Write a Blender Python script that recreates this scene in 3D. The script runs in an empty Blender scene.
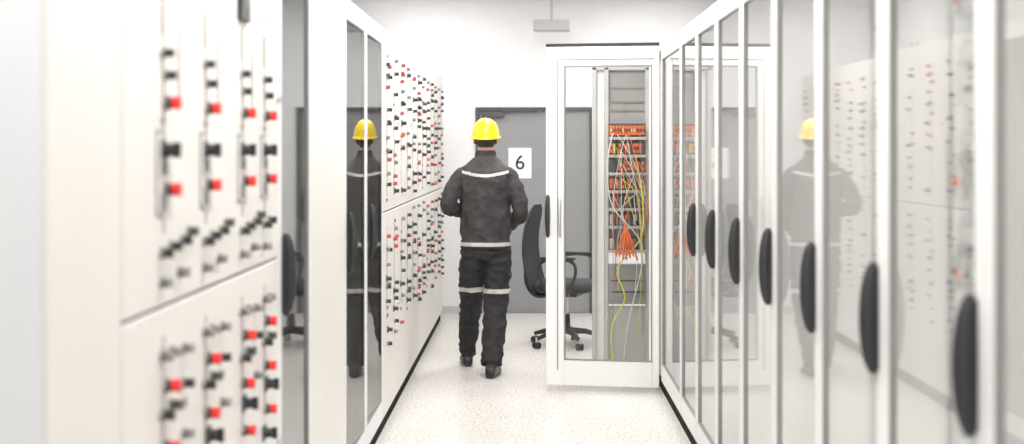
import bpy, bmesh, math, random
from mathutils import Vector, Matrix, noise
random.seed(7)
scene = bpy.context.scene
COL = scene.collection

# ------------------------------------------------------------ materials
def new_mat(name, color, rough=0.5, metal=0.0, bump=0.0, bscale=40.0, var=0.0, vscale=6.0, spec=0.5, emit=None, coat=0.0):
    m = bpy.data.materials.new(name); m.use_nodes = True
    nt = m.node_tree; b = nt.nodes["Principled BSDF"]
    b.inputs["Base Color"].default_value = (*color, 1)
    b.inputs["Roughness"].default_value = rough
    b.inputs["Metallic"].default_value = metal
    b.inputs["Specular IOR Level"].default_value = spec
    b.inputs["Coat Weight"].default_value = coat
    tc = nt.nodes.new("ShaderNodeTexCoord")
    if var > 0:
        n = nt.nodes.new("ShaderNodeTexNoise"); n.inputs["Scale"].default_value = vscale
        n.inputs["Detail"].default_value = 4
        nt.links.new(tc.outputs["Object"], n.inputs["Vector"])
        r = nt.nodes.new("ShaderNodeValToRGB")
        r.color_ramp.elements[0].position = 0.3; r.color_ramp.elements[1].position = 0.7
        r.color_ramp.elements[0].color = (*[c*(1-var) for c in color], 1)
        r.color_ramp.elements[1].color = (*[min(1, c*(1+var)) for c in color], 1)
        nt.links.new(n.outputs["Fac"], r.inputs["Fac"])
        nt.links.new(r.outputs["Color"], b.inputs["Base Color"])
    if bump > 0:
        n2 = nt.nodes.new("ShaderNodeTexNoise"); n2.inputs["Scale"].default_value = bscale
        n2.inputs["Detail"].default_value = 5
        nt.links.new(tc.outputs["Object"], n2.inputs["Vector"])
        bp = nt.nodes.new("ShaderNodeBump"); bp.inputs["Strength"].default_value = bump
        bp.inputs["Distance"].default_value = 0.01
        nt.links.new(n2.outputs["Fac"], bp.inputs["Height"])
        nt.links.new(bp.outputs["Normal"], b.inputs["Normal"])
    if emit:
        b.inputs["Emission Color"].default_value = (*color, 1)
        b.inputs["Emission Strength"].default_value = emit
    return m

M = {}
M['wall'] = new_mat("wall_paint", (0.77, 0.77, 0.78), 0.8, bump=0.05, bscale=120, var=0.015)
M['ceil'] = new_mat("ceiling_paint", (0.85, 0.85, 0.84), 0.9, bump=0.03, var=0.01)
M['cab'] = new_mat("powder_coat_white", (0.71, 0.68, 0.645), 0.4, bump=0.02, bscale=300, var=0.012, vscale=3)
M['cabcool'] = new_mat("powder_coat_cool", (0.60, 0.61, 0.625), 0.45, var=0.012, vscale=3)
M['cabin'] = new_mat("cabinet_interior", (0.84, 0.83, 0.81), 0.5, var=0.02)
M['frame'] = new_mat("door_frame_white", (0.73, 0.73, 0.725), 0.35, var=0.01)
M['black'] = new_mat("black_plastic", (0.018, 0.018, 0.02), 0.4, var=0.1, vscale=30)
M['plinth'] = new_mat("plinth_dark", (0.03, 0.03, 0.03), 0.9, var=0.1, spec=0.05)
M['dgrey'] = new_mat("dark_grey_plastic", (0.07, 0.07, 0.07), 0.45, var=0.1)
M['grey'] = new_mat("grey_plastic", (0.24, 0.23, 0.22), 0.45, var=0.05)
M['mgrey'] = new_mat("device_grey", (0.40, 0.395, 0.385), 0.5, var=0.05)
M['lgrey'] = new_mat("light_grey_plastic", (0.52, 0.52, 0.50), 0.45, var=0.04)
M['lamphouse'] = new_mat("lamp_housing_grey", (0.40, 0.40, 0.40), 0.5, var=0.04)
M['red'] = new_mat("red_button", (0.78, 0.025, 0.02), 0.35, var=0.06, vscale=20)
M['metal'] = new_mat("brushed_metal", (0.6, 0.6, 0.6), 0.3, metal=1.0, var=0.05, vscale=50)
M['doorgrey'] = new_mat("grey_door_paint", (0.27, 0.275, 0.28), 0.5, var=0.03)
M['doorframe'] = new_mat("door_frame_dark", (0.07, 0.07, 0.07), 0.5, var=0.05)
M['paper'] = new_mat("paper", (0.87, 0.87, 0.86), 0.8, var=0.01)
M['orange'] = new_mat("orange_relay", (0.85, 0.17, 0.03), 0.4, var=0.08, vscale=20)
M['yellowwire'] = new_mat("yellow_wire", (0.80, 0.70, 0.08), 0.4, var=0.03)
M['whitewire'] = new_mat("white_wire", (0.75, 0.75, 0.70), 0.4, var=0.03)
M['greywire'] = new_mat("grey_wire", (0.25, 0.25, 0.24), 0.4, var=0.03)
M['rackgrey'] = new_mat("rack_grey", (0.30, 0.30, 0.29), 0.5, var=0.04)
M['rackdark'] = new_mat("rack_dark", (0.09, 0.09, 0.09), 0.5, var=0.08)
M['helmet'] = new_mat("helmet_yellow", (0.93, 0.66, 0.0), 0.3, var=0.02, coat=0.3)
M['skin'] = new_mat("skin", (0.55, 0.31, 0.22), 0.5, bump=0.1, bscale=200, var=0.06)
M['hair'] = new_mat("hair_dark", (0.03, 0.02, 0.015), 0.6, bump=0.6, bscale=160, var=0.3, vscale=120)
M['jacket'] = new_mat("jacket_charcoal", (0.040, 0.036, 0.037), 0.85, bump=0.5, bscale=22, var=0.35, vscale=14)
M['yoke'] = new_mat("jacket_yoke_grey", (0.062, 0.057, 0.057), 0.85, bump=0.5, bscale=22, var=0.25, vscale=14)
M['trouser'] = new_mat("trouser_black", (0.020, 0.019, 0.020), 0.85, bump=0.6, bscale=20, var=0.3, vscale=12)
M['reflect'] = new_mat("reflective_tape", (0.52, 0.50, 0.47), 0.4, bump=0.1, bscale=60, var=0.1, vscale=40)
M['shoe'] = new_mat("shoe_leather", (0.012, 0.012, 0.012), 0.4, var=0.1)
M['eye'] = new_mat("eye_white", (0.8, 0.8, 0.78), 0.2, var=0.02)
M['iris'] = new_mat("iris_brown", (0.05, 0.03, 0.02), 0.2, var=0.02)
M['lip'] = new_mat("lip", (0.42, 0.19, 0.15), 0.5, var=0.05)
M['fabric'] = new_mat("chair_fabric", (0.035, 0.035, 0.038), 0.9, bump=0.3, bscale=250, var=0.15)
M['lamp'] = new_mat("luminaire_diffuser", (1, 0.99, 0.97), 0.6, emit=3.0)

def floor_mat():
    m = bpy.data.materials.new("floor_speckled"); m.use_nodes = True
    nt = m.node_tree; b = nt.nodes["Principled BSDF"]
    b.inputs["Roughness"].default_value = 0.32
    tc = nt.nodes.new("ShaderNodeTexCoord")
    v = nt.nodes.new("ShaderNodeTexNoise"); v.inputs["Scale"].default_value = 60; v.inputs["Detail"].default_value = 3
    nt.links.new(tc.outputs["Object"], v.inputs["Vector"])
    r = nt.nodes.new("ShaderNodeValToRGB")
    r.color_ramp.elements[0].position = 0.32; r.color_ramp.elements[0].color = (0.27, 0.25, 0.23, 1)
    r.color_ramp.elements[1].position = 0.48; r.color_ramp.elements[1].color = (0.71, 0.685, 0.65, 1)
    nt.links.new(v.outputs["Fac"], r.inputs["Fac"])
    n = nt.nodes.new("ShaderNodeTexNoise"); n.inputs["Scale"].default_value = 2.2; n.inputs["Detail"].default_value = 3
    nt.links.new(tc.outputs["Object"], n.inputs["Vector"])
    r2 = nt.nodes.new("ShaderNodeValToRGB")
    r2.color_ramp.elements[0].color = (0.88, 0.88, 0.88, 1); r2.color_ramp.elements[1].color = (1, 1, 1, 1)
    nt.links.new(n.outputs["Fac"], r2.inputs["Fac"])
    mx = nt.nodes.new("ShaderNodeMix"); mx.data_type = 'RGBA'; mx.blend_type = 'MULTIPLY'
    mx.inputs[0].default_value = 1
    nt.links.new(r.outputs["Color"], mx.inputs[6]); nt.links.new(r2.outputs["Color"], mx.inputs[7])
    nt.links.new(mx.outputs[2], b.inputs["Base Color"])
    return m
M['floor'] = floor_mat()

def glass_mat(name, mult, rough):
    m = bpy.data.materials.new(name); m.use_nodes = True
    nt = m.node_tree; nt.nodes.clear()
    out = nt.nodes.new("ShaderNodeOutputMaterial")
    tr = nt.nodes.new("ShaderNodeBsdfTransparent"); tr.inputs["Color"].default_value = (0.95, 0.96, 0.955, 1)
    gl = nt.nodes.new("ShaderNodeBsdfGlossy"); gl.inputs["Roughness"].default_value = rough
    gl.inputs["Color"].default_value = (0.97, 0.98, 0.98, 1)
    fr = nt.nodes.new("ShaderNodeFresnel"); fr.inputs["IOR"].default_value = 1.5
    mu = nt.nodes.new("ShaderNodeMath"); mu.operation = 'MULTIPLY'; mu.inputs[1].default_value = mult; mu.use_clamp = True
    mx = nt.nodes.new("ShaderNodeMixShader")
    nt.links.new(fr.outputs[0], mu.inputs[0]); nt.links.new(mu.outputs[0], mx.inputs[0])
    nt.links.new(tr.outputs[0], mx.inputs[1]); nt.links.new(gl.outputs[0], mx.inputs[2])
    nt.links.new(mx.outputs[0], out.inputs["Surface"])
    return m
M['glass'] = glass_mat("door_glass", 1.15, 0.03)
M['glass_clear'] = glass_mat("clear_glass", 1.0, 0.01)

# ------------------------------------------------------------ mesh builder
class MB:
    def __init__(s): s.v = []; s.f = []; s.m = []; s.mats = []; s.sm = []
    def mi(s, k):
        if k not in s.mats: s.mats.append(k)
        return s.mats.index(k)
    def add(s, vs, fs, mat, smooth=False):
        o = len(s.v); s.v += [tuple(v) for v in vs]; k = s.mi(mat)
        for f in fs:
            s.f.append([i+o for i in f]); s.m.append(k); s.sm.append(smooth)
    def box(s, x0, x1, y0, y1, z0, z1, mat):
        vs = [(x0,y0,z0),(x1,y0,z0),(x1,y1,z0),(x0,y1,z0),(x0,y0,z1),(x1,y0,z1),(x1,y1,z1),(x0,y1,z1)]
        s.add(vs, [(0,3,2,1),(4,5,6,7),(0,1,5,4),(1,2,6,5),(2,3,7,6),(3,0,4,7)], mat)
    def rings(s, rings, mat, smooth=True, caps=True):
        n = len(rings[0]); vs = [p for r in rings for p in r]; fs = []
        for i in range(len(rings)-1):
            for j in range(n):
                a = i*n+j; b = i*n+(j+1) % n
                fs.append((a, b, b+n, a+n))
        s.add(vs, fs, mat, smooth)
        if caps:
            s.add(rings[0], [tuple(reversed(range(n)))], mat, False)
            s.add(rings[-1], [tuple(range(n))], mat, False)
    def cyl(s, p0, p1, r0, r1=None, mat='black', n=14):
        r1 = r0 if r1 is None else r1
        s.tube([p0, p1], [r0, r1], mat, n)
    def tube(s, pts, r, mat, n=8, flat=1.0):
        pts = [Vector(p) for p in pts]
        if not isinstance(r, (list, tuple)): r = [r]*len(pts)
        rs = []; prev = None
        for i, p in enumerate(pts):
            t = (pts[min(i+1, len(pts)-1)] - pts[max(i-1, 0)]).normalized()
            if prev is None:
                ref = Vector((0, 0, 1)) if abs(t.z) < 0.9 else Vector((1, 0, 0))
                u = t.cross(ref).normalized()
            else:
                u = (prev - t*prev.dot(t)).normalized()
            prev = u; w = t.cross(u)
            rs.append([p + u*(r[i]*math.cos(a)) + w*(r[i]*flat*math.sin(a)) for a in [2*math.pi*k/n for k in range(n)]])
        s.rings(rs, mat)
    def ell(s, c, rx, ry, rz, mat, nu=20, nv=12, M3=None):
        c = Vector(c); rs = []
        for i in range(nv+1):
            th = math.pi*(i/nv); th = min(max(th, 0.02), math.pi-0.02)
            ring = []
            for k in range(nu):
                a = 2*math.pi*k/nu
                p = Vector((rx*math.sin(th)*math.cos(a), ry*math.sin(th)*math.sin(a), -rz*math.cos(th)))
                if M3: p = M3 @ p
                ring.append(c+p)
            rs.append(ring)
        s.rings(rs, mat)
    def mesh(s, name, fix=True):
        me = bpy.data.meshes.new(name); me.from_pydata(s.v, [], s.f)
        for k in s.mats: me.materials.append(M[k])
        me.polygons.foreach_set("material_index", s.m)
        me.polygons.foreach_set("use_smooth", s.sm)
        if fix:
            bm = bmesh.new(); bm.from_mesh(me)
            bmesh.ops.recalc_face_normals(bm, faces=bm.faces); bm.to_mesh(me); bm.free()
        me.update()
        return me
    def obj(s, name, parent=None, bevel=0.0, fix=True):
        return put(name, s.mesh(name, fix), parent, bevel)

def put(name, me, parent=None, bevel=0.0):
    o = bpy.data.objects.new(name, me); COL.objects.link(o)
    if parent: o.parent = parent
    if bevel:
        b = o.modifiers.new("bevel", 'BEVEL'); b.width = bevel; b.segments = 2; b.limit_method = 'ANGLE'
    return o
CACHE = {}
def cached(key, fn, name, parent, bevel=0.0, fix=True):
    if key not in CACHE:
        b = MB(); fn(b); CACHE[key] = b.mesh(name, fix)
    return put(name, CACHE[key], parent, bevel)

def empty(name, loc=(0,0,0), rz=0.0):
    e = bpy.data.objects.new(name, None); COL.objects.link(e)
    e.location = loc; e.rotation_euler = (0, 0, rz); e.empty_display_size = 0.2
    return e

def bez(pts, n=10):
    P = [Vector(p) for p in pts]; P = [P[0]*2-P[1]] + P + [P[-1]*2-P[-2]]; out = []
    for i in range(1, len(P)-2):
        for k in range(n):
            t = k/n
            out.append(0.5*((2*P[i]) + (P[i+1]-P[i-1])*t + (2*P[i-1]-5*P[i]+4*P[i+1]-P[i+2])*t*t + (3*P[i]-P[i-1]-3*P[i+1]+P[i+2])*t**3))
    out.append(P[-2]); return out

XL, XR, YW, HC = -0.815, 0.85, 13.1, 3.12
TOP = 2.27
# ------------------------------------------------------------ room shell
def slab(name, x0, x1, y0, y1, z0, z1, mat):
    b = MB(); b.box(x0, x1, y0, y1, z0, z1, mat); return b.obj(name)
RX0, RX1, RY0 = -1.75, 1.85, -2.6
slab("floor", RX0, RX1, RY0, YW, -0.1, 0, 'floor')
slab("ceiling", RX0-0.1, RX1+0.1, RY0-0.1, YW+0.1, HC, HC+0.1, 'ceil')
slab("wall_left", RX0-0.1, RX0, RY0, YW, 0, HC, 'wall')
slab("wall_right", RX1, RX1+0.1, RY0, YW, 0, HC, 'wall')
slab("wall_rear", RX0-0.1, RX1+0.1, RY0-0.1, RY0, 0, HC, 'wall')
DX0, DX1, DZ = -0.53, 0.62, 2.0
b = MB()
b.box(RX0-0.1, DX0, YW, YW+0.1, 0, HC, 'wall'); b.box(DX1, RX1+0.1, YW, YW+0.1, 0, HC, 'wall')
b.box(DX0, DX1, YW, YW+0.1, DZ, HC, 'wall'); b.obj("wall_back")
slab("baseboard_back", RX0, DX0-0.03, YW-0.012, YW-0.001, 0.0, 0.07, 'lgrey')
d = empty("door_1", (0, YW, 0))
b = MB()
b.box(DX0+0.002, DX0+0.035, -0.02, 0.098, 0, DZ-0.002, 'doorframe')
b.box(DX1-0.035, DX1-0.002, -0.02, 0.098, 0, DZ-0.002, 'doorframe')
b.box(DX0+0.035, DX1-0.035, -0.02, 0.098, DZ-0.03, DZ-0.002, 'doorframe')
b.obj("door_frame", d)
b = MB(); b.box(DX0+0.04, DX1-0.04, 0.02, 0.065, 0.008, DZ-0.035, 'doorgrey'); b.obj("leaf", d, 0.003)
b = MB()
b.box(DX0+0.07, DX0+0.28, -0.03, 0.018, DZ-0.095, DZ-0.045, 'dgrey')
b.tube([(DX0+0.25, -0.01, DZ-0.04), (DX0+0.45, -0.05, DZ-0.036), (DX0+0.6, -0.025, DZ-0.04)], 0.008, 'dgrey')
b.obj("door_closer", d, 0.003)
b = MB(); xh = DX0+0.12
b.cyl((xh, 0.02, 1.02), (xh, -0.03, 1.02), 0.012, mat='metal')
b.tube([(xh, -0.03, 1.02), (xh+0.12, -0.03, 1.02)], 0.01, 'metal')
b.box(xh-0.02, xh+0.02, 0.012, 0.02, 0.94, 1.1, 'metal'); b.obj("lever_handle", d)
sg = empty("paper_sign", (-0.098, YW+0.0145, 1.458))
b = MB(); b.box(-0.112, 0.112, 0, 0.003, -0.148, 0.148, 'paper'); b.obj("sheet", sg)
tx = bpy.data.curves.new("digit_six", 'FONT'); tx.body = "6"; tx.size = 0.20; tx.align_x = 'CENTER'; tx.align_y = 'CENTER'
tx.offset = 0.001; tx.extrude = 0.0005; tx.materials.append(M['black'])
to = bpy.data.objects.new("digit_six", tx); COL.objects.link(to); to.parent = sg
to.location = (0.0, -0.002, 0.0); to.rotation_euler = (math.pi/2, 0, 0)
e = empty("emergency_light", (0.2, 12.5, 2.735))
b = MB()
b.box(-0.17, 0.17, -0.05, 0.05, -0.05, 0.055, 'lamphouse'); b.obj("housing", e, 0.012)
b = MB(); b.box(-0.155, 0.155, -0.035, 0.035, -0.058, -0.0505, 'lgrey'); b.obj("diffuser", e, 0.002)
b = MB(); b.cyl((-0.0, 0, 0.055), (0.0, 0, HC-2.735-0.012), 0.011, mat='lamphouse'); b.box(-0.05, 0.05, -0.03, 0.03, HC-2.735-0.015, HC-2.735, 'lamphouse'); b.obj("rod", e)

# ------------------------------------------------------------ ceiling lights
for i, (x, y, en) in enumerate([(0, -1.4, 47), (0, 1.0, 47), (0, 3.4, 47), (0, 5.8, 49), (0, 8.2, 49), (0, 10.2, 48), (-0.9, 11.9, 16), (1.1, 11.9, 16)]):  # last two are fill lights added to brighten the back wall
    L = empty("ceiling_light", (x, y, HC))
    cached('lh', lambda b: b.box(-0.32, 0.32, -0.62, 0.62, -0.05, -0.001, 'frame'), "housing", L, 0.005)
    cached('ld', lambda b: b.box(-0.29, 0.29, -0.59, 0.59, -0.056, -0.0505, 'lamp'), "diffuser", L)
    ld = bpy.data.lights.new("tube_lamp", 'AREA'); ld.shape = 'RECTANGLE'; ld.size = 0.58; ld.size_y = 1.18
    ld.energy = en; ld.color = (1.0, 0.985, 0.97)
    lo = bpy.data.objects.new("tube_lamp", ld); COL.objects.link(lo); lo.parent = L; lo.location = (0, 0, -0.06)
# ------------------------------------------------------------ parts
def handle(b, x, z, y0=0.0, L=0.27):
    rs = []; n = 16
    for i in range(21):
        t = i/20; s_ = math.sin(math.pi*min(max(t, 0.012), 0.988))**0.34
        w = 0.018*s_; front = 0.006+0.040*s_; back = 0.001+0.006*math.sin(math.pi*t)
        zc = z + L*(t-0.5)
        rs.append([Vector((x+w*math.cos(a), y0-(front+back)/2+(front-back)/2*math.sin(a), zc)) for a in [2*math.pi*k/n for k in range(n)]])
    b.rings(rs, 'black')
    b.box(x-0.013, x+0.013, y0-0.012, y0, z-L/2+0.01, z+L/2-0.01, 'black')

def button(b, x, z, cap, r=0.013, L=0.04, n=12):
    b.cyl((x, 0, z), (x, -0.008, z), r*1.35, r*1.35, 'grey', n)
    b.cyl((x, -0.008, z), (x, -L*0.5, z), r*1.1, r*1.05, 'black', n)
    b.cyl((x, -L*0.5, z), (x, -L, z), r*1.05, r*1.15, cap, n)
def rotary(b, x, z, mat='black'):
    b.box(x-0.022, x+0.022, -0.006, 0, z-0.022, z+0.022, 'dgrey')
    b.cyl((x, -0.006, z), (x, -0.026, z), 0.016, 0.014, mat, 12)
    b.box(x-0.005, x+0.005, -0.042, -0.026, z-0.017, z+0.017, mat)

def module(b, x, meter=False, side=True):
    b.box(x-0.0015, x+0.0015, -0.002, 0.0, 1.40, 1.90, 'grey')
    b.box(x-0.03, x+0.03, -0.002, 0.0, 1.648, 1.652, 'grey')
    b.box(x-0.060, x-0.030, -0.003, 0, 1.44, 1.63, 'grey'); b.box(x-0.055, x-0.035, -0.004, -0.003, 1.448, 1.622, 'frame')
    b.box(x+0.034, x+0.058, -0.003, 0, 1.43, 1.60, 'lgrey')
    b.box(x-0.014, x-0.008, -0.004, 0, 1.84, 1.93, 'grey')
    button(b, x-0.01, 1.80, 'black', 0.009, 0.026); button(b, x+0.012, 1.752, 'black', 0.009, 0.026)
    button(b, x+0.01, 1.69, 'red', 0.013, 0.036)
    rotary(b, x-0.012, 1.585)
    b.box(x-0.016, x-0.002, -0.012, 0, 1.53, 1.56, 'grey')
    button(b, x+0.012, 1.497, 'red', 0.013, 0.036)
    b.box(x-0.03, x-0.014, -0.012, 0, 1.45, 1.49, 'grey')
    button(b, x-0.022, 1.358, 'black', 0.010, 0.028); button(b, x+0.05, 1.368, 'black', 0.010, 0.028)
    button(b, x-0.022, 1.292, 'grey', 0.010, 0.026)
    if side:
        button(b, x+0.15, 1.375, 'black', 0.010, 0.026); button(b, x+0.21, 1.392, 'dgrey', 0.010, 0.026)
        button(b, x+0.13, 1.302, 'grey', 0.010, 0.026)
        b.box(x+0.13, x+0.133, -0.003, 0, 1.70, 1.86, 'grey')
        button(b, x+0.17, 1.12, 'grey', 0.010, 0.026); button(b, x+0.16, 1.04, 'black', 0.010, 0.028)
        b.box(x+0.14, x+0.20, -0.003, 0, 0.98, 1.0, 'grey'); button(b, x+0.17, 0.92, 'grey', 0.010, 0.026)
    if meter:
        b.box(x-0.06, x+0.06, -0.012, 0, 1.95, 2.06, 'black'); b.box(x-0.04, x+0.04, -0.014, -0.012, 1.985, 2.05, 'dgrey')
    else:
        b.box(x-0.025, x+0.025, -0.003, 0, 1.99, 2.01, 'lgrey')
    button(b, x-0.02, 1.13, 'grey', 0.010, 0.028); button(b, x+0.05, 1.13, 'grey', 0.010, 0.026)
    button(b, x+0.01, 1.06, 'red', 0.013, 0.036)
    button(b, x-0.02, 1.0, 'black', 0.011, 0.030); button(b, x+0.05, 1.01, 'dgrey', 0.010, 0.028)
    button(b, x+0.0, 0.925, 'red', 0.013, 0.036); rotary(b, x+0.02, 0.865)
    b.box(x-0.0015, x+0.0015, -0.002, 0.0, 0.80, 1.17, 'grey')
    button(b, x+0.01, 0.79, 'red', 0.013, 0.036); rotary(b, x-0.01, 0.72)

def small_module(b, x, r):
    b.box(x-0.0015, x+0.0015, -0.002, 0.0, 1.32, 2.0, 'grey'); b.box(x-0.0015, x+0.0015, -0.002, 0.0, 0.62, 1.15, 'grey')
    z = 2.12
    while z > 0.45:
        if 1.19 < z < 1.29: z -= 0.05; continue
        k = r.random(); dx = r.uniform(-0.05, 0.05)
        if k < 0.15: button(b, x+dx, z, 'red', 0.010, 0.024, 10)
        elif k < 0.50: button(b, x+dx, z, 'black', 0.010, 0.028, 10)
        elif k < 0.66: button(b, x+dx, z, 'grey', 0.010, 0.022, 10)
        elif k < 0.80:
            b.box(x+dx-0.018, x+dx+0.018, -0.006, 0, z-0.018, z+0.018, 'dgrey'); b.cyl((x+dx, -0.006, z), (x+dx, -0.03, z), 0.012, 0.011, 'black', 10)
        elif k < 0.90: b.box(x+dx-0.03, x+dx+0.03, -0.003, 0, z-0.008, z+0.008, 'dgrey')
        if k < 0.5 and r.random() < 0.5: button(b, x-dx+0.01, z+0.01, r.choice(['black', 'dgrey', 'black', 'red', 'grey']), 0.009, 0.022, 10)
        z -= r.choice([0.045, 0.06, 0.08])

def carcass(e, W, depth, mat='cab'):
    t = 0.02; g = 0.0015
    def f(b):
        b.box(g, t, 0.022, depth, 0.08, TOP, mat); b.box(W-t, W-g, 0.022, depth, 0.08, TOP, mat)
        b.box(t, W-t, 0.022, depth, TOP-t, TOP, mat); b.box(t, W-t, 0.022, depth, 0.08, 0.08+t, mat)
        b.box(t, W-t, depth-t, depth, 0.08+t, TOP-t, 'cabin')
    cached(('c', W, depth, mat), f, "carcass", e)
    cached(('p', W, depth), lambda b: b.box(g, W-g, 0.02, depth, 0.0, 0.0795, 'plinth'), "plinth", e)
    def h(b):
        for x in (0.07, W-0.07):
            b.cyl((x, 0.08, TOP), (x, 0.08, TOP+0.014), 0.014, mat='metal')
            b.tube([Vector((x+0.016*math.cos(a), 0.08, TOP+0.03+0.016*math.sin(a))) for a in [k*math.pi/6 for k in range(13)]], 0.005, 'metal', 6)
    cached(('l', W), h, "lifting_eyes", e)

def control_cabinet(loc, rz, W, cols, meters=(), depth=0.6, kind=0, blank=False, seed=0, mat='cab', gap=0.004, name="control_panel_cabinet"):
    e = empty(name, loc, rz); carcass(e, W, depth, mat)
    g = gap
    if blank:
        cached(('b', W, mat, g), lambda b: b.box(g, W-g, 0, 0.02, 0.09, TOP-0.008, mat), "blank_door", e, 0.004); return e
    cached(('u', W), lambda b: b.box(g, W-g, 0, 0.02, 1.240, TOP-0.008, 'cab'), "upper_door", e, 0.004)
    cached(('w', W), lambda b: b.box(g, W-g, 0, 0.02, 0.09, 1.232, 'cab'), "lower_door", e, 0.004)
    def f(b):
        r = random.Random(seed)
        for i, c in enumerate(cols):
            if kind == 0: module(b, c, meter=(i in meters), side=(c+0.24 < W))
            else: small_module(b, c, r)
        b.cyl((W-0.03, 0, 1.75), (W-0.03, -0.012, 1.75), 0.012, mat='metal'); b.cyl((W-0.03, 0, 0.65), (W-0.03, -0.012, 0.65), 0.012, mat='metal')
    cached(('sw', W, tuple(cols), kind, seed, tuple(meters)), f, "switches_and_buttons", e)
    return e

def glass_door(e, W, z0, z1, ls=0.055, rs=0.055, tr=0.09, br=0.11, hx=None, hz=1.175, lean=0.0):
    g = 0.004; t = 0.006
    def f(b):
        b.box(g, ls, 0, 0.02, z0, z1, 'frame'); b.box(W-rs, W-g, 0, 0.02, z0, z1, 'frame')
        b.box(ls, W-rs, 0, 0.02, z1-tr, z1, 'frame'); b.box(ls, W-rs, 0, 0.02, z0, z0+br, 'frame')
    cached(('gf', W), f, "door_frame", e, 0.004)
    def s(b):
        for (x0, x1, zz0, zz1) in ((ls, ls+t, z0+br, z1-tr), (W-rs-t, W-rs, z0+br, z1-tr), (ls+t, W-rs-t, z1-tr-t, z1-tr), (ls+t, W-rs-t, z0+br, z0+br+t)):
            b.box(x0, x1, 0.001, 0.019, zz0, zz1, 'grey')
    cached(('gs', W), s, "glass_seal", e)
    cached(('gp', W, lean), lambda b: b.add([(ls+t, 0.01+lean, z0+br+t), (W-rs-t, 0.01-lean, z0+br+t), (W-rs-t, 0.01-lean, z1-tr-t), (ls+t, 0.01+lean, z1-tr-t)], [(0,1,2,3)], 'glass_clear' if lean else 'glass'), "glass_pane", e, fix=False)
    if hx is not None:
        cached(('h', hx, hz), lambda b: handle(b, hx, hz), "handle", e)

def equipment(e, W, yp=0.22, seed=0):
    def f(b):
        r = random.Random(seed)
        b.box(0.05, W-0.05, yp, yp+0.01, 0.2, TOP-0.12, 'cabin')
        for xx in (0.05, W-0.08):
            b.box(xx, xx+0.03, yp-0.05, yp, 0.25, 2.05, 'frame')
        z = 2.03
        while z > 0.35:
            k = r.random()
            b.box(0.08, W-0.08, yp-0.045, yp, z-0.03, z+0.005, 'frame')
            if k < 0.85:
                x = 0.1; big = r.random() < 0.35
                while x < W-0.14:
                    w = r.choice([0.07, 0.1]) if big else r.choice([0.018, 0.036, 0.054])
                    w = min(w, W-0.1-x)
                    if r.random() < 0.75:
                        m = r.choice(['lgrey', 'mgrey', 'frame', 'lgrey', 'mgrey', 'frame', 'cab'])
                        b.box(x, x+w-0.003, yp-0.06, yp, z-0.135, z-0.06, m)
                        b.box(x+w*0.3, x+w*0.6, yp-0.068, yp-0.06, z-0.105, z-0.09, r.choice(['grey', 'lgrey', 'lgrey', 'dgrey', 'orange']))
                    x += w
                for _ in range(2):
                    xa = r.uniform(0.12, W-0.15); xb = xa+r.uniform(-.06, .06)
                    b.tube(bez([(xa, yp-0.05, z-0.01), (xb, yp-0.075, z-0.05), (xb, yp-0.062, z-0.08)], 3), 0.0025, r.choice(['greywire', 'yellowwire', 'orange', 'whitewire', 'whitewire']), 5)
            z -= r.choice([0.21, 0.21, 0.28])
    cached(('eq', W, yp, seed), f, "mounting_plate_with_breakers", e)

def interior_fill(e, W, side, energy):  # added fill light hidden behind the stile, brightens the cabinet interior
    x = W-0.03 if side > 0 else 0.03
    cached(('il', W, side), lambda b: b.box(min(x, x+side*0.008), max(x, x+side*0.008), 0.06, 0.09, 0.3, 2.1, 'frame'), "fill_light_strip", e)  # thin strip made up to carry the fill light
    ld = bpy.data.lights.new("interior_fill_light", 'AREA'); ld.shape = 'RECTANGLE'; ld.size = 0.03; ld.size_y = 1.8; ld.energy = energy
    lo = bpy.data.objects.new("interior_fill_light", ld); COL.objects.link(lo); lo.parent = e
    lo.location = (x-side*0.004, 0.075, 1.2)
    dirv = Vector((-side, 0.45, 0)).normalized()
    zz = -dirv; yy = Vector((0, 0, 1)); xx = yy.cross(zz)
    lo.matrix_local = Matrix.Translation(lo.location) @ Matrix((xx, yy, zz)).transposed().to_4x4()

def glass_cabinet(loc, rz, W, hx, seed, depth=0.6, lamp=0, lean=0.0, name="glass_door_cabinet"):
    e = empty(name, loc, rz); carcass(e, W, depth)
    glass_door(e, W, 0.09, TOP-0.008, hx=hx, lean=lean)
    equipment(e, W, yp=0.20, seed=seed)
    if lamp: interior_fill(e, W, lamp, 5.6)  # lamp picks the side of the added fill light
    return e

R90 = math.pi/2
control_cabinet((XL, -1.95, 0), R90, 0.96, [0.25, 0.6])
control_cabinet((XL, -0.99, 0), R90, 0.96, [0.25, 0.6])
control_cabinet((XL, -0.03, 0), R90, 0.96, [0.25, 0.6])
control_cabinet((XL, 0.93, 0), R90, 1.34, [], blank=True, mat='cabcool', gap=0.010)
control_cabinet((XL, 2.27, 0), R90, 0.43, [], blank=True, gap=0.010)
control_cabinet((XL, 2.70, 0), R90, 1.68, [0.30, 0.69, 1.12, 1.44], meters=(2,))
glass_cabinet((XL, 4.38, 0), R90, 0.66, 0.07, 1)
control_cabinet((XL, 5.04, 0), R90, 0.90, [], blank=True)
glass_cabinet((XL, 5.94, 0), R90, 0.77, 0.09, 2, lean=0.008)
glass_cabinet((XL, 6.71, 0), R90, 0.77, 0.11, 3, lean=0.008)
y = 7.48
for i in range(6):
    control_cabinet((XL, y, 0), R90, 0.85, [0.20, 0.62], kind=1, seed=i)
    y += 0.85
P = 0.727
for i in range(-6, 7):
    near = 2.53 + P*i; far = near+P
    glass_cabinet((XR, far, 0), -R90, P, P-0.045, 100+(i % 4), lamp=(1 if i >= -1 else 0))
near = 2.53+P*7
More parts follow.
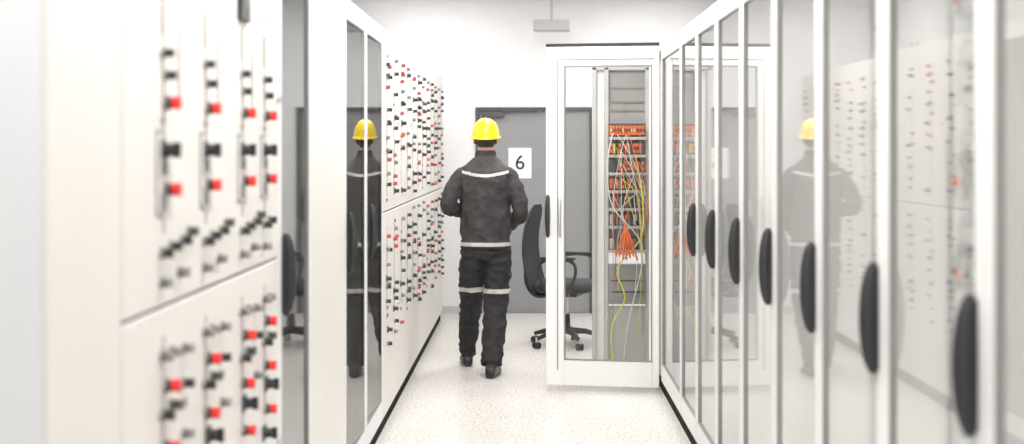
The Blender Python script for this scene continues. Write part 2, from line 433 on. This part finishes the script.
glass_cabinet((XR, 8.745, 0), -R90, 8.745-near, None, 55, lamp=1)

W = 0.75
oc = empty("open_relay_cabinet", (XR, 8.75+W, 0), -R90); carcass(oc, W, 0.6); equipment(oc, W, 0.3, 77)
pv = bpy.data.objects.new("open_door", None); COL.objects.link(pv)
def door_local():
    b = MB(); z0, z1 = 0.04, 2.262; Wd = 0.745
    ls, rs, tr, br = 0.12, 0.045, 0.125, 0.165
    b.box(0, ls, 0, 0.022, z0, z1, 'frame'); b.box(Wd-rs, Wd, 0, 0.022, z0, z1, 'frame')
    b.box(ls, Wd-rs, 0, 0.022, z1-tr, z1, 'frame'); b.box(ls, Wd-rs, 0, 0.022, z0, z0+br, 'frame')
    b.obj("door_frame", pv, 0.004)
    b = MB(); b.box(0.0, Wd, 0.002, 0.03, z1+0.001, z1+0.022, 'black')
    b.box(0.075, 0.082, -0.003, 0, z0+0.1, z1-0.08, 'grey'); b.box(0.082, Wd-0.03, -0.003, 0, z1-0.087, z1-0.08, 'grey')
    for (x0, x1, a, c) in ((ls, ls+.008, z0+br, z1-tr), (Wd-rs-.008, Wd-rs, z0+br, z1-tr), (ls+.008, Wd-rs-.008, z1-tr-.008, z1-tr), (ls+.008, Wd-rs-.008, z0+br, z0+br+.008)):
        b.box(x0, x1, -0.001, 0.023, a, c, 'grey')
    b.obj("door_seals", pv)
    b = MB(); b.add([(ls+.008, .01, z0+br+.008), (Wd-rs-.008, .01, z0+br+.008), (Wd-rs-.008, .01, z1-tr-.008), (ls+.008, .01, z1-tr-.008)], [(0,1,2,3)], 'glass_clear')
    b.obj("glass_pane", pv, fix=False)
    b = MB(); handle(b, 0.014, 1.15, 0.0, 0.28); b.obj("handle", pv)
    b = MB(); b.tube(bez([(0.098, 0, 1.27), (0.098, -0.035, 1.25), (0.098, -0.04, 1.15), (0.098, -0.035, 1.04), (0.098, 0, 1.02)], 5), 0.008, 'metal'); b.obj("pull_handle", pv)
    return Wd
Wd = door_local()
ang = -0.175
hx, hy = 0.838, 8.76
fx = hx - Wd*math.cos(ang); fy = hy - Wd*math.sin(ang)
pw = Matrix.Translation((fx, fy, 0)) @ Matrix.Rotation(ang, 4, 'Z')
pv.parent = oc
pv.matrix_local = (Matrix.Translation((XR, 8.75+W, 0)) @ Matrix.Rotation(-R90, 4, 'Z')).inverted() @ pw

rk = empty("relay_rack", (0.44, 9.53, 0))
b = MB(); RW = 0.40
b.box(0, 0.03, 0, 0.06, 0.0, 2.17, 'lgrey'); b.box(0.085, 0.115, 0, 0.06, 0.0, 2.17, 'lgrey'); b.box(RW-0.025, RW, 0, 0.06, 0.0, 2.17, 'lgrey')
b.box(0.0, RW, 0, 0.06, 2.15, 2.19, 'lgrey'); b.box(0, RW, 0, 0.06, 0.02, 0.07, 'lgrey')
b.obj("rack_frame", rk, 0.003)
b = MB()
b.box(0.117, RW-0.027, 0.03, 0.045, 1.78, 2.148, 'rackgrey')
b.box(0.117, RW-0.027, 0.04, 0.05, 0.9, 1.778, 'rackgrey')
b.box(0.117, RW-0.027, -0.02, 0.045, 0.50, 0.78, 'rackgrey')
b.box(0.032, 0.083, 0.03, 0.045, 0.075, 2.148, 'cabin')
b.box(0.117, RW-0.027, 0.035, 0.05, 0.075, 0.48, 'lgrey')
for z in (1.92, 2.02, 1.86): b.box(0.13, RW-0.04, 0.02, 0.03, z, z+0.012, 'grey')
for z in (0.58, 0.66): b.box(0.13, RW-0.04, -0.024, -0.02, z, z+0.01, 'dgrey')
b.obj("back_plates", rk)
b = MB(); r = random.Random(3)
for k, z in enumerate([1.725, 1.60, 1.475, 1.35, 1.225, 1.10, 0.93]):
    b.box(0.117, RW-0.027, -0.06, 0.04, z-0.068, z-0.048, 'lgrey')
    b.box(0.117, RW-0.027, -0.005, 0.04, z-0.048, z+0.045, 'rackdark')
    x = 0.122
    while x < RW-0.045:
        p = [0.9, 0.65, 0.6, 0.55, 0.45, 0.15, 0.0][k]
        if r.random() < p:
            b.box(x, x+0.017, -0.055, -0.005, z-0.035, z+0.03, 'orange')
            b.box(x+0.003, x+0.014, -0.06, -0.055, z-0.012, z+0.01, r.choice(['dgrey', 'lgrey', 'orange', 'black']))
        elif r.random() < 0.75:
            b.box(x, x+0.017, -0.045, -0.005, z-0.04, z+0.03, r.choice(['grey', 'lgrey', 'dgrey', 'yellowwire' if k < 5 else 'grey']))
        x += 0.0205
b.obj("relay_rows", rk, 0.001)
b = MB()
for k in range(7):
    t = k/6
    b.tube(bez([(0.215+0.02*t, -0.17, 1.03+0.01*r.random()), (0.225+(t-0.5)*0.085, -0.19+0.01*(k % 2), 0.94), (0.155+0.15*t, -0.17+0.012*(k % 2), 0.82+0.03*r.random())], 6), 0.0065, 'orange', 6)
b.tube(bez([(0.16, -0.17, 0.875), (0.22, -0.19, 0.865), (0.29, -0.17, 0.88)], 5), 0.007, 'orange', 6)
b.tube(bez([(0.225, -0.17, 1.03), (0.22, -0.14, 1.08), (0.25, -0.05, 1.15)], 6), 0.007, 'orange', 8)
for k in range(26):
    x = 0.13+r.random()*0.22; z = r.choice([1.7, 1.6, 1.5, 1.4, 1.3]); x2 = r.choice([0.13, 0.33, 0.35, 0.30, 0.15])+r.random()*0.03; z2 = r.choice([0.85, 0.7, 0.6, 1.1, 1.0, 1.2, 0.3])
    m = r.choice(['whitewire', 'whitewire', 'greywire', 'yellowwire', 'greywire', 'whitewire', 'orange'])
    b.tube(bez([(x, -0.05, z), (x+(x2-x)*0.5+r.uniform(-.02, .02), -0.11-r.random()*0.03, z-0.04-0.2*(z-z2)), (x2+r.uniform(-.02, .02), -0.11, (z+z2)/2-0.1), (x2, -0.03, z2)], 8), 0.0026, m, 6)
b.tube(bez([(0.30, -0.06, 1.55), (0.34, -0.17, 1.25), (0.33, -0.15, 0.98), (0.17, -0.15, 0.76), (0.22, -0.12, 0.55), (0.13, -0.11, 0.34), (0.15, -0.10, 0.012)], 8), 0.0055, 'yellowwire', 8)
b.tube(bez([(0.14, -0.06, 1.7), (0.10, -0.15, 1.5), (0.13, -0.17, 1.2), (0.34, -0.15, 0.9), (0.25, -0.12, 0.4), (0.20, -0.10, 0.012)], 8), 0.0045, 'whitewire', 8)
b.obj("wiring", rk)

# ------------------------------------------------------------ office chair (local: faces +X)
ch = empty("office_chair", (0.29, 10.95, 0), math.radians(-18))
b = MB()
rs = []
for i in range(17):
    t = i/16; z = 0.42+0.72*t
    xo = -0.235 - 0.07*math.sin(t*math.pi*0.9) + 0.06*t**2 - 0.05*t
    hw = 0.225*(1-0.25*t)*(math.sin(math.pi*min(0.5, (t*0.94+0.03)*3))**0.5)*(math.sin(math.pi*min(0.5, (1-t*0.94-0.03)*3))**0.5)
    th = 0.036*math.sin(math.pi*(0.06+0.88*t))**0.4
    rs.append([Vector((xo+th*math.cos(a)-0.35*abs(math.sin(a))**2*hw*-0.25, hw*math.sin(a), z)) for a in [2*math.pi*k/24 for k in range(24)]])
b.rings(rs, 'fabric'); b.obj("backrest", ch)
b = MB(); rs = []
for z, s_ in ((0.44, 0.82), (0.455, 0.96), (0.48, 1.0), (0.51, 0.99), (0.528, 0.9), (0.533, 0.6)):
    ring = []
    for k in range(32):
        a = 2*math.pi*k/32; c_, s2 = math.cos(a), math.sin(a)
        ring.append(Vector((0.01+0.25*s_*math.copysign(abs(c_)**0.6, c_), 0.245*s_*math.copysign(abs(s2)**0.6, s2), z)))
    rs.append(ring)
b.rings(rs, 'fabric'); b.obj("seat", ch)
b = MB()
b.box(-0.12, 0.12, -0.1, 0.1, 0.405, 0.44, 'black')
b.tube(bez([(-0.1, 0, 0.42), (-0.25, 0, 0.40), (-0.33, 0, 0.5), (-0.335, 0, 0.7)], 6), 0.022, 'black', 10)
b.cyl((0, 0, 0.41), (0, 0, 0.22), 0.022, mat='metal'); b.cyl((0, 0, 0.26), (0, 0, 0.1), 0.034, 0.04, 'black')
for sd in (-1, 1):
    b.tube(bez([(0.08, sd*0.2, 0.43), (0.1, sd*0.285, 0.45), (0.17, sd*0.30, 0.62), (0.12, sd*0.30, 0.71), (-0.08, sd*0.30, 0.71), (-0.14, sd*0.30, 0.62), (-0.06, sd*0.285, 0.45), (-0.04, sd*0.2, 0.43)], 6), 0.014, 'black', 8)
    b.box(-0.12, 0.16, sd*0.30-0.03, sd*0.30+0.03, 0.712, 0.738, 'black')
b.obj("frame_and_armrests", ch, 0.003)
b = MB()
for k in range(5):
    a = 2*math.pi*k/5+0.35; c_, s_ = math.cos(a), math.sin(a)
    b.tube([(0.02*c_, 0.02*s_, 0.125), (0.16*c_, 0.16*s_, 0.115), (0.30*c_, 0.30*s_, 0.078)], [0.028, 0.022, 0.015], 'black', 8)
    cx, cy = 0.30*c_, 0.30*s_
    b.cyl((cx, cy, 0.09), (cx, cy, 0.05), 0.01, mat='metal')
    for o in (-0.016, 0.016):
        b.cyl((cx-s_*(o-0.009), cy+c_*(o-0.009), 0.028), (cx-s_*(o+0.009), cy+c_*(o+0.009), 0.028), 0.0275, mat='black', n=18)
b.obj("star_base_with_casters", ch)
# ------------------------------------------------------------ worker (faces +Y)
wk = empty("maintenance_worker", (-0.318, 9.66, 0))
b = MB()
def loft(sec, mat='jacket', n=28, pw=2.3):
    rs = []
    for (cx, cy, z, rx, ry) in sec:
        ring = []
        for k in range(n):
            a = 2*math.pi*k/n; c_, s_ = math.cos(a), math.sin(a)
            ring.append(Vector((cx+rx*math.copysign(abs(c_)**(2/pw), c_), cy+ry*math.copysign(abs(s_)**(2/pw), s_), z)))
        rs.append(ring)
    b.rings(rs, mat)
loft([(0,0,.80,.10,.09),(0,0,.84,.155,.11),(0,0,.90,.165,.118),(0,0,.97,.15,.11)])
loft([(0,0,.885,.170,.124),(0,0,.892,.178,.130),(0,0,.93,.180,.132),(0,0,.95,.173,.130),(0,-.003,1.0,.184,.138),(0,-.005,1.08,.180,.135),(0,-.008,1.18,.180,.134),
      (0,-.012,1.28,.190,.136),(0,-.012,1.36,.200,.132),(0,-.008,1.42,.198,.118),(0,-.004,1.462,.176,.098),(0,.0,1.495,.130,.085),(0,.004,1.53,.088,.070)])
loft([(0,.004,1.50,.090,.080),(0,.008,1.54,.078,.074),(0,.010,1.578,.072,.070),(0,.010,1.584,.066,.064)], n=24, pw=2.0)
b.tube([(0,.004,1.50),(0,.01,1.56),(0,.018,1.62)], [.058,.055,.056], 'skin', 18)
HZ = 1.665
b.ell((0,.012,HZ+.012), .077,.097,.098, 'skin', 24, 16)
b.ell((0,.045,HZ-.045), .060,.062,.068, 'skin', 20, 12)
b.ell((0,.088,HZ-.096), .024,.018,.018, 'skin', 12, 8)
b.tube([(0,.100,HZ+.010),(0,.113,HZ-.012),(0,.122,HZ-.030)], [.008,.010,.012], 'skin', 10)
b.ell((-.011,.112,HZ-.034), .008,.009,.007, 'skin', 8, 6); b.ell((.011,.112,HZ-.034), .008,.009,.007, 'skin', 8, 6)
b.ell((-.032,.088,HZ+.020), .024,.014,.007, 'skin', 10, 8); b.ell((.032,.088,HZ+.020), .024,.014,.007, 'skin', 10, 8)
b.ell((0,.099,HZ-.058), .023,.009,.005, 'skin', 12, 8); b.ell((0,.098,HZ-.067), .019,.009,.005, 'skin', 12, 8)
for sd in (-1, 1):
    b.ell((sd*.079,.008,HZ-.010), .009,.018,.031, 'skin', 12, 10, Matrix.Rotation(sd*0.25, 3, 'Z'))
    b.ell((sd*.038,.074,HZ-.032), .024,.022,.024, 'skin', 10, 8)
def limb(pts, rad, sub=5):
    P_ = bez(pts, sub); n = len(P_); R_ = []
    for i in range(n):
        t = i/sub; k = min(int(t), len(rad)-2); f = t-k; R_.append(rad[k]*(1-f)+rad[k+1]*f)
    b.tube(P_, R_, 'jacket', 20)
    b.ell(P_[0], rad[0], rad[0], rad[0], 'jacket', 16, 10)
arms = {}
for sd, elb, wr in ((-1, (-.262,-.075,1.185), (-.165,.165,1.13)), (1, (.254,-.07,1.135), (.175,.17,1.04))):
    sh = Vector((sd*.166, -.005, 1.392)); el = Vector(elb); w = Vector(wr)
    limb([sh, sh.lerp(el, .5)+Vector((sd*.016, -.01, .01)), el, el.lerp(w, .5), w], [.068,.062,.056,.052,.044])
    b.ell(el, .055, .055, .055, 'jacket', 14, 10)
    arms[sd] = (el, w)
for sd in (-1, 1):
    el, w = arms[sd]
    f = (w-el).normalized(); up = Vector((0,0,1)); up = (up-f*up.dot(f)).normalized()
    inn = Vector((-sd,0,0)); inn = (inn-f*inn.dot(f)-up*inn.dot(up)).normalized()
    rs = []
    for t, ww, hh in ((-.03,.026,.020),(.0,.028,.019),(.03,.038,.018),(.06,.042,.016),(.092,.040,.013)):
        c = w+f*(t+.005)
        rs.append([c+up*(ww*math.cos(a))+inn*(hh*math.sin(a)) for a in [2*math.pi*k/16 for k in range(16)]])
    b.rings(rs, 'skin')
    for j, (off, sp, L) in enumerate(((.033,.006,.070),(.011,.002,.080),(-.012,-.002,.074),(-.034,-.007,.058))):
        base = w+f*.088+up*off
        p1 = base+f*(L*.42)+inn*.010+up*sp; p2 = p1+f*(L*.26)+inn*(L*.26)+up*sp*.4; p3 = p2+f*(L*.04)+inn*(L*.27)
        b.tube([base-f*.02, base, p1, p2, p3], [.0088,.0092,.0085,.0078,.0068], 'skin', 10)
        b.ell(p3, .0068,.0068,.0068, 'skin', 8, 6)
    tb = w+f*.035+up*.026; t1 = tb+f*.030+up*.022+inn*.018; t2 = t1+f*.026+up*.006+inn*.014
    b.tube([tb-up*.01, tb, t1, t2], [.013,.0125,.0105,.0085], 'skin', 10); b.ell(t2, .0085,.0085,.0085, 'skin', 8, 6)
# mid-stride: left leg forward, right leg trailing
limb([(-.082,.0,.86),(-.098,.055,.70),(-.112,.135,.49),(-.128,.205,.30),(-.142,.285,.085)], [.098,.098,.083,.074,.062])
limb([(.084,-.0,.86),(.086,.005,.68),(.074,-.015,.48),(.062,-.125,.28),(.050,-.225,.085)], [.100,.100,.088,.082,.073])
b.ell((0,0,.86), .13,.10,.09, 'jacket', 20, 12)
for (x, y, yaw) in ((-.144,.295,.10), (.050,-.235,-.12)):
    rot = Matrix.Rotation(yaw, 3, 'Z'); rs = []
    for yy, hw, top in ((-.085,.024,.05),(-.075,.034,.085),(-.04,.040,.105),(.0,.041,.105),(.05,.043,.085),(.10,.048,.068),(.15,.050,.055),(.185,.042,.045),(.203,.022,.034)):
        ring = []
        for k in range(18):
            a = 2*math.pi*k/18; c_, s_ = math.cos(a), math.sin(a)
            zc = top/2; hz_ = top/2
            ring.append(Vector((x, y, 0))+rot @ Vector((hw*math.copysign(abs(c_)**.7, c_), yy, 0.001+zc+hz_*math.copysign(abs(s_)**.6, s_))))
        rs.append(ring)
    b.rings(rs, 'shoe')
raw = b.obj("raw_body")
rm = raw.modifiers.new("r", 'REMESH'); rm.mode = 'VOXEL'; rm.voxel_size = 0.0045; rm.use_smooth_shade = True
sm_ = raw.modifiers.new("s", 'SMOOTH'); sm_.factor = 0.5; sm_.iterations = 4
dg = bpy.context.evaluated_depsgraph_get()
me = bpy.data.meshes.new_from_object(raw.evaluated_get(dg))
bpy.data.objects.remove(raw)
me.name = "body"; me.materials.clear()
for k in ['jacket', 'trouser', 'shoe', 'skin', 'hair', 'reflect', 'lip', 'yoke']: me.materials.append(M[k])
def wristproj(p):
    for sd in (-1, 1):
        el, w = arms[sd]; f = (w-el).normalized()
        if (p-w).length < 0.26 and (p-w).dot(f) > 0.004 and p.y > 0.142: return True
    return False
def classify(c):
    if c.z > 0.8 and abs(c.x) < 0.27 and wristproj(c): return 3
    if c.z > 1.50 and abs(c.x) < .12:
        rr = math.hypot(c.x, c.y-.010)
        if c.z > 1.583 or rr < .0605:
            if c.y < -.005+0.35*(c.z-1.60) and c.z > 1.605 and abs(c.x) < .079: return 4
            if c.z > HZ+.04: return 4
            if c.y > .1 and HZ-.074 < c.z < HZ-.053 and abs(c.x) < .022: return 6
            return 3
    if c.z < .075: return 2
    if c.z < .884:
        if .565 < c.z < .598: return 5
        return 1
    if .904 < c.z < .929: return 5
    zs = 1.434-0.03*math.cos(c.x*9)
    if abs(c.z-zs) < .0105 and c.y < .0 and abs(c.x) < .165: return 5
    if c.z > zs+.02 and c.z < 1.54: return 7
    return 0
for p in me.polygons:
    p.material_index = classify(p.center); p.use_smooth = True
cloth = [False]*len(me.vertices)
for p in me.polygons:
    if p.material_index in (0, 1, 5, 7):
        for vi in p.vertices: cloth[vi] = True
nrm = [v.normal.copy() for v in me.vertices]
for v in me.vertices:
    if cloth[v.index]:
        c = v.co
        if c.z > 1.55: continue
        if c.z < .884: q = Vector((c.x*9, c.y*9, c.z*14)); amp = .012
        else: q = Vector((c.x*11, c.y*11, c.z*9)); amp = .009
        nn = 1-abs(noise.noise(q))*2.2
        n2 = noise.noise(q*2.3)
        v.co = c + nrm[v.index]*(amp*(nn-.6)+.004*n2)
me.update()
body = bpy.data.objects.new("body", me); COL.objects.link(body); body.parent = wk
b = MB()
for sd in (-1, 1):
    b.ell((sd*.031,.0905,HZ+.004), .0125,.0125,.0105, 'eye', 14, 10); b.ell((sd*.031,.1005,HZ+.004), .0055,.0035,.0055, 'iris', 10, 8)
    b.tube([(sd*.014,.103,HZ+.021),(sd*.032,.103,HZ+.026),(sd*.052,.090,HZ+.020)], .0035, 'hair', 6)
b.obj("eyes_and_brows", wk)
b = MB(); rs = []; n = 40
hz0 = HZ+.018; H = .128
def hring(z, rx, ry, oy, front=0.0):
    out = []
    for k in range(n):
        a = 2*math.pi*k/n
        y = .012+oy+ry*math.sin(a)+front*max(0, math.sin(a))**2
        out.append(Vector((rx*math.cos(a), y, z+0.12*(y-.012))))
    return out
rs.append(hring(hz0-.010, .108, .130, 0, .032)); rs.append(hring(hz0-.004, .109, .131, 0, .033)); rs.append(hring(hz0+.002, .100, .121, 0, .008))
for i in range(0, 13):
    t = i/12*.98; c_ = math.cos(t*math.pi/2)**.8; s_ = math.sin(t*math.pi/2)
    rs.append(hring(hz0+.006+(H-.006)*s_, .098*c_, .119*c_, 0))
b.rings(rs, 'helmet', True, True)
for sx in (0, -.028, .028):
    pts = []
    for i in range(15):
        a = math.radians(28+124*i/14)
        yy = .012+.116*math.cos(a); q = max(0, 1-(sx/.098)**2-((yy-.012)/.119)**2)
        pts.append((sx, yy, hz0+.004+H*q**.56 - .002 + .12*(yy-.012)))
    b.tube(pts, .006, 'helmet', 8)
b.obj("hard_hat", wk)

# ------------------------------------------------------------ camera
cd = bpy.data.cameras.new("camera"); cam = bpy.data.objects.new("camera", cd); COL.objects.link(cam)
cam.location = (0, 0, 1.585); cam.rotation_euler = (math.pi/2, 0, 0)
cd.sensor_width = 36; cd.lens = 1350/1024*36
cd.shift_x = -18/1024; cd.shift_y = -72/1024
cd.dof.use_dof = True; cd.dof.focus_distance = 9.5; cd.dof.aperture_fstop = 2.0
cd.clip_start = 0.05
scene.camera = cam
w = bpy.data.worlds.new("world"); scene.world = w; w.use_nodes = True
w.node_tree.nodes["Background"].inputs[0].default_value = (0.9, 0.92, 1, 1); w.node_tree.nodes["Background"].inputs[1].default_value = 0.3
scene.view_settings.view_transform = 'Standard'
scene.view_settings.look = 'None'
scene.view_settings.exposure = 0.0
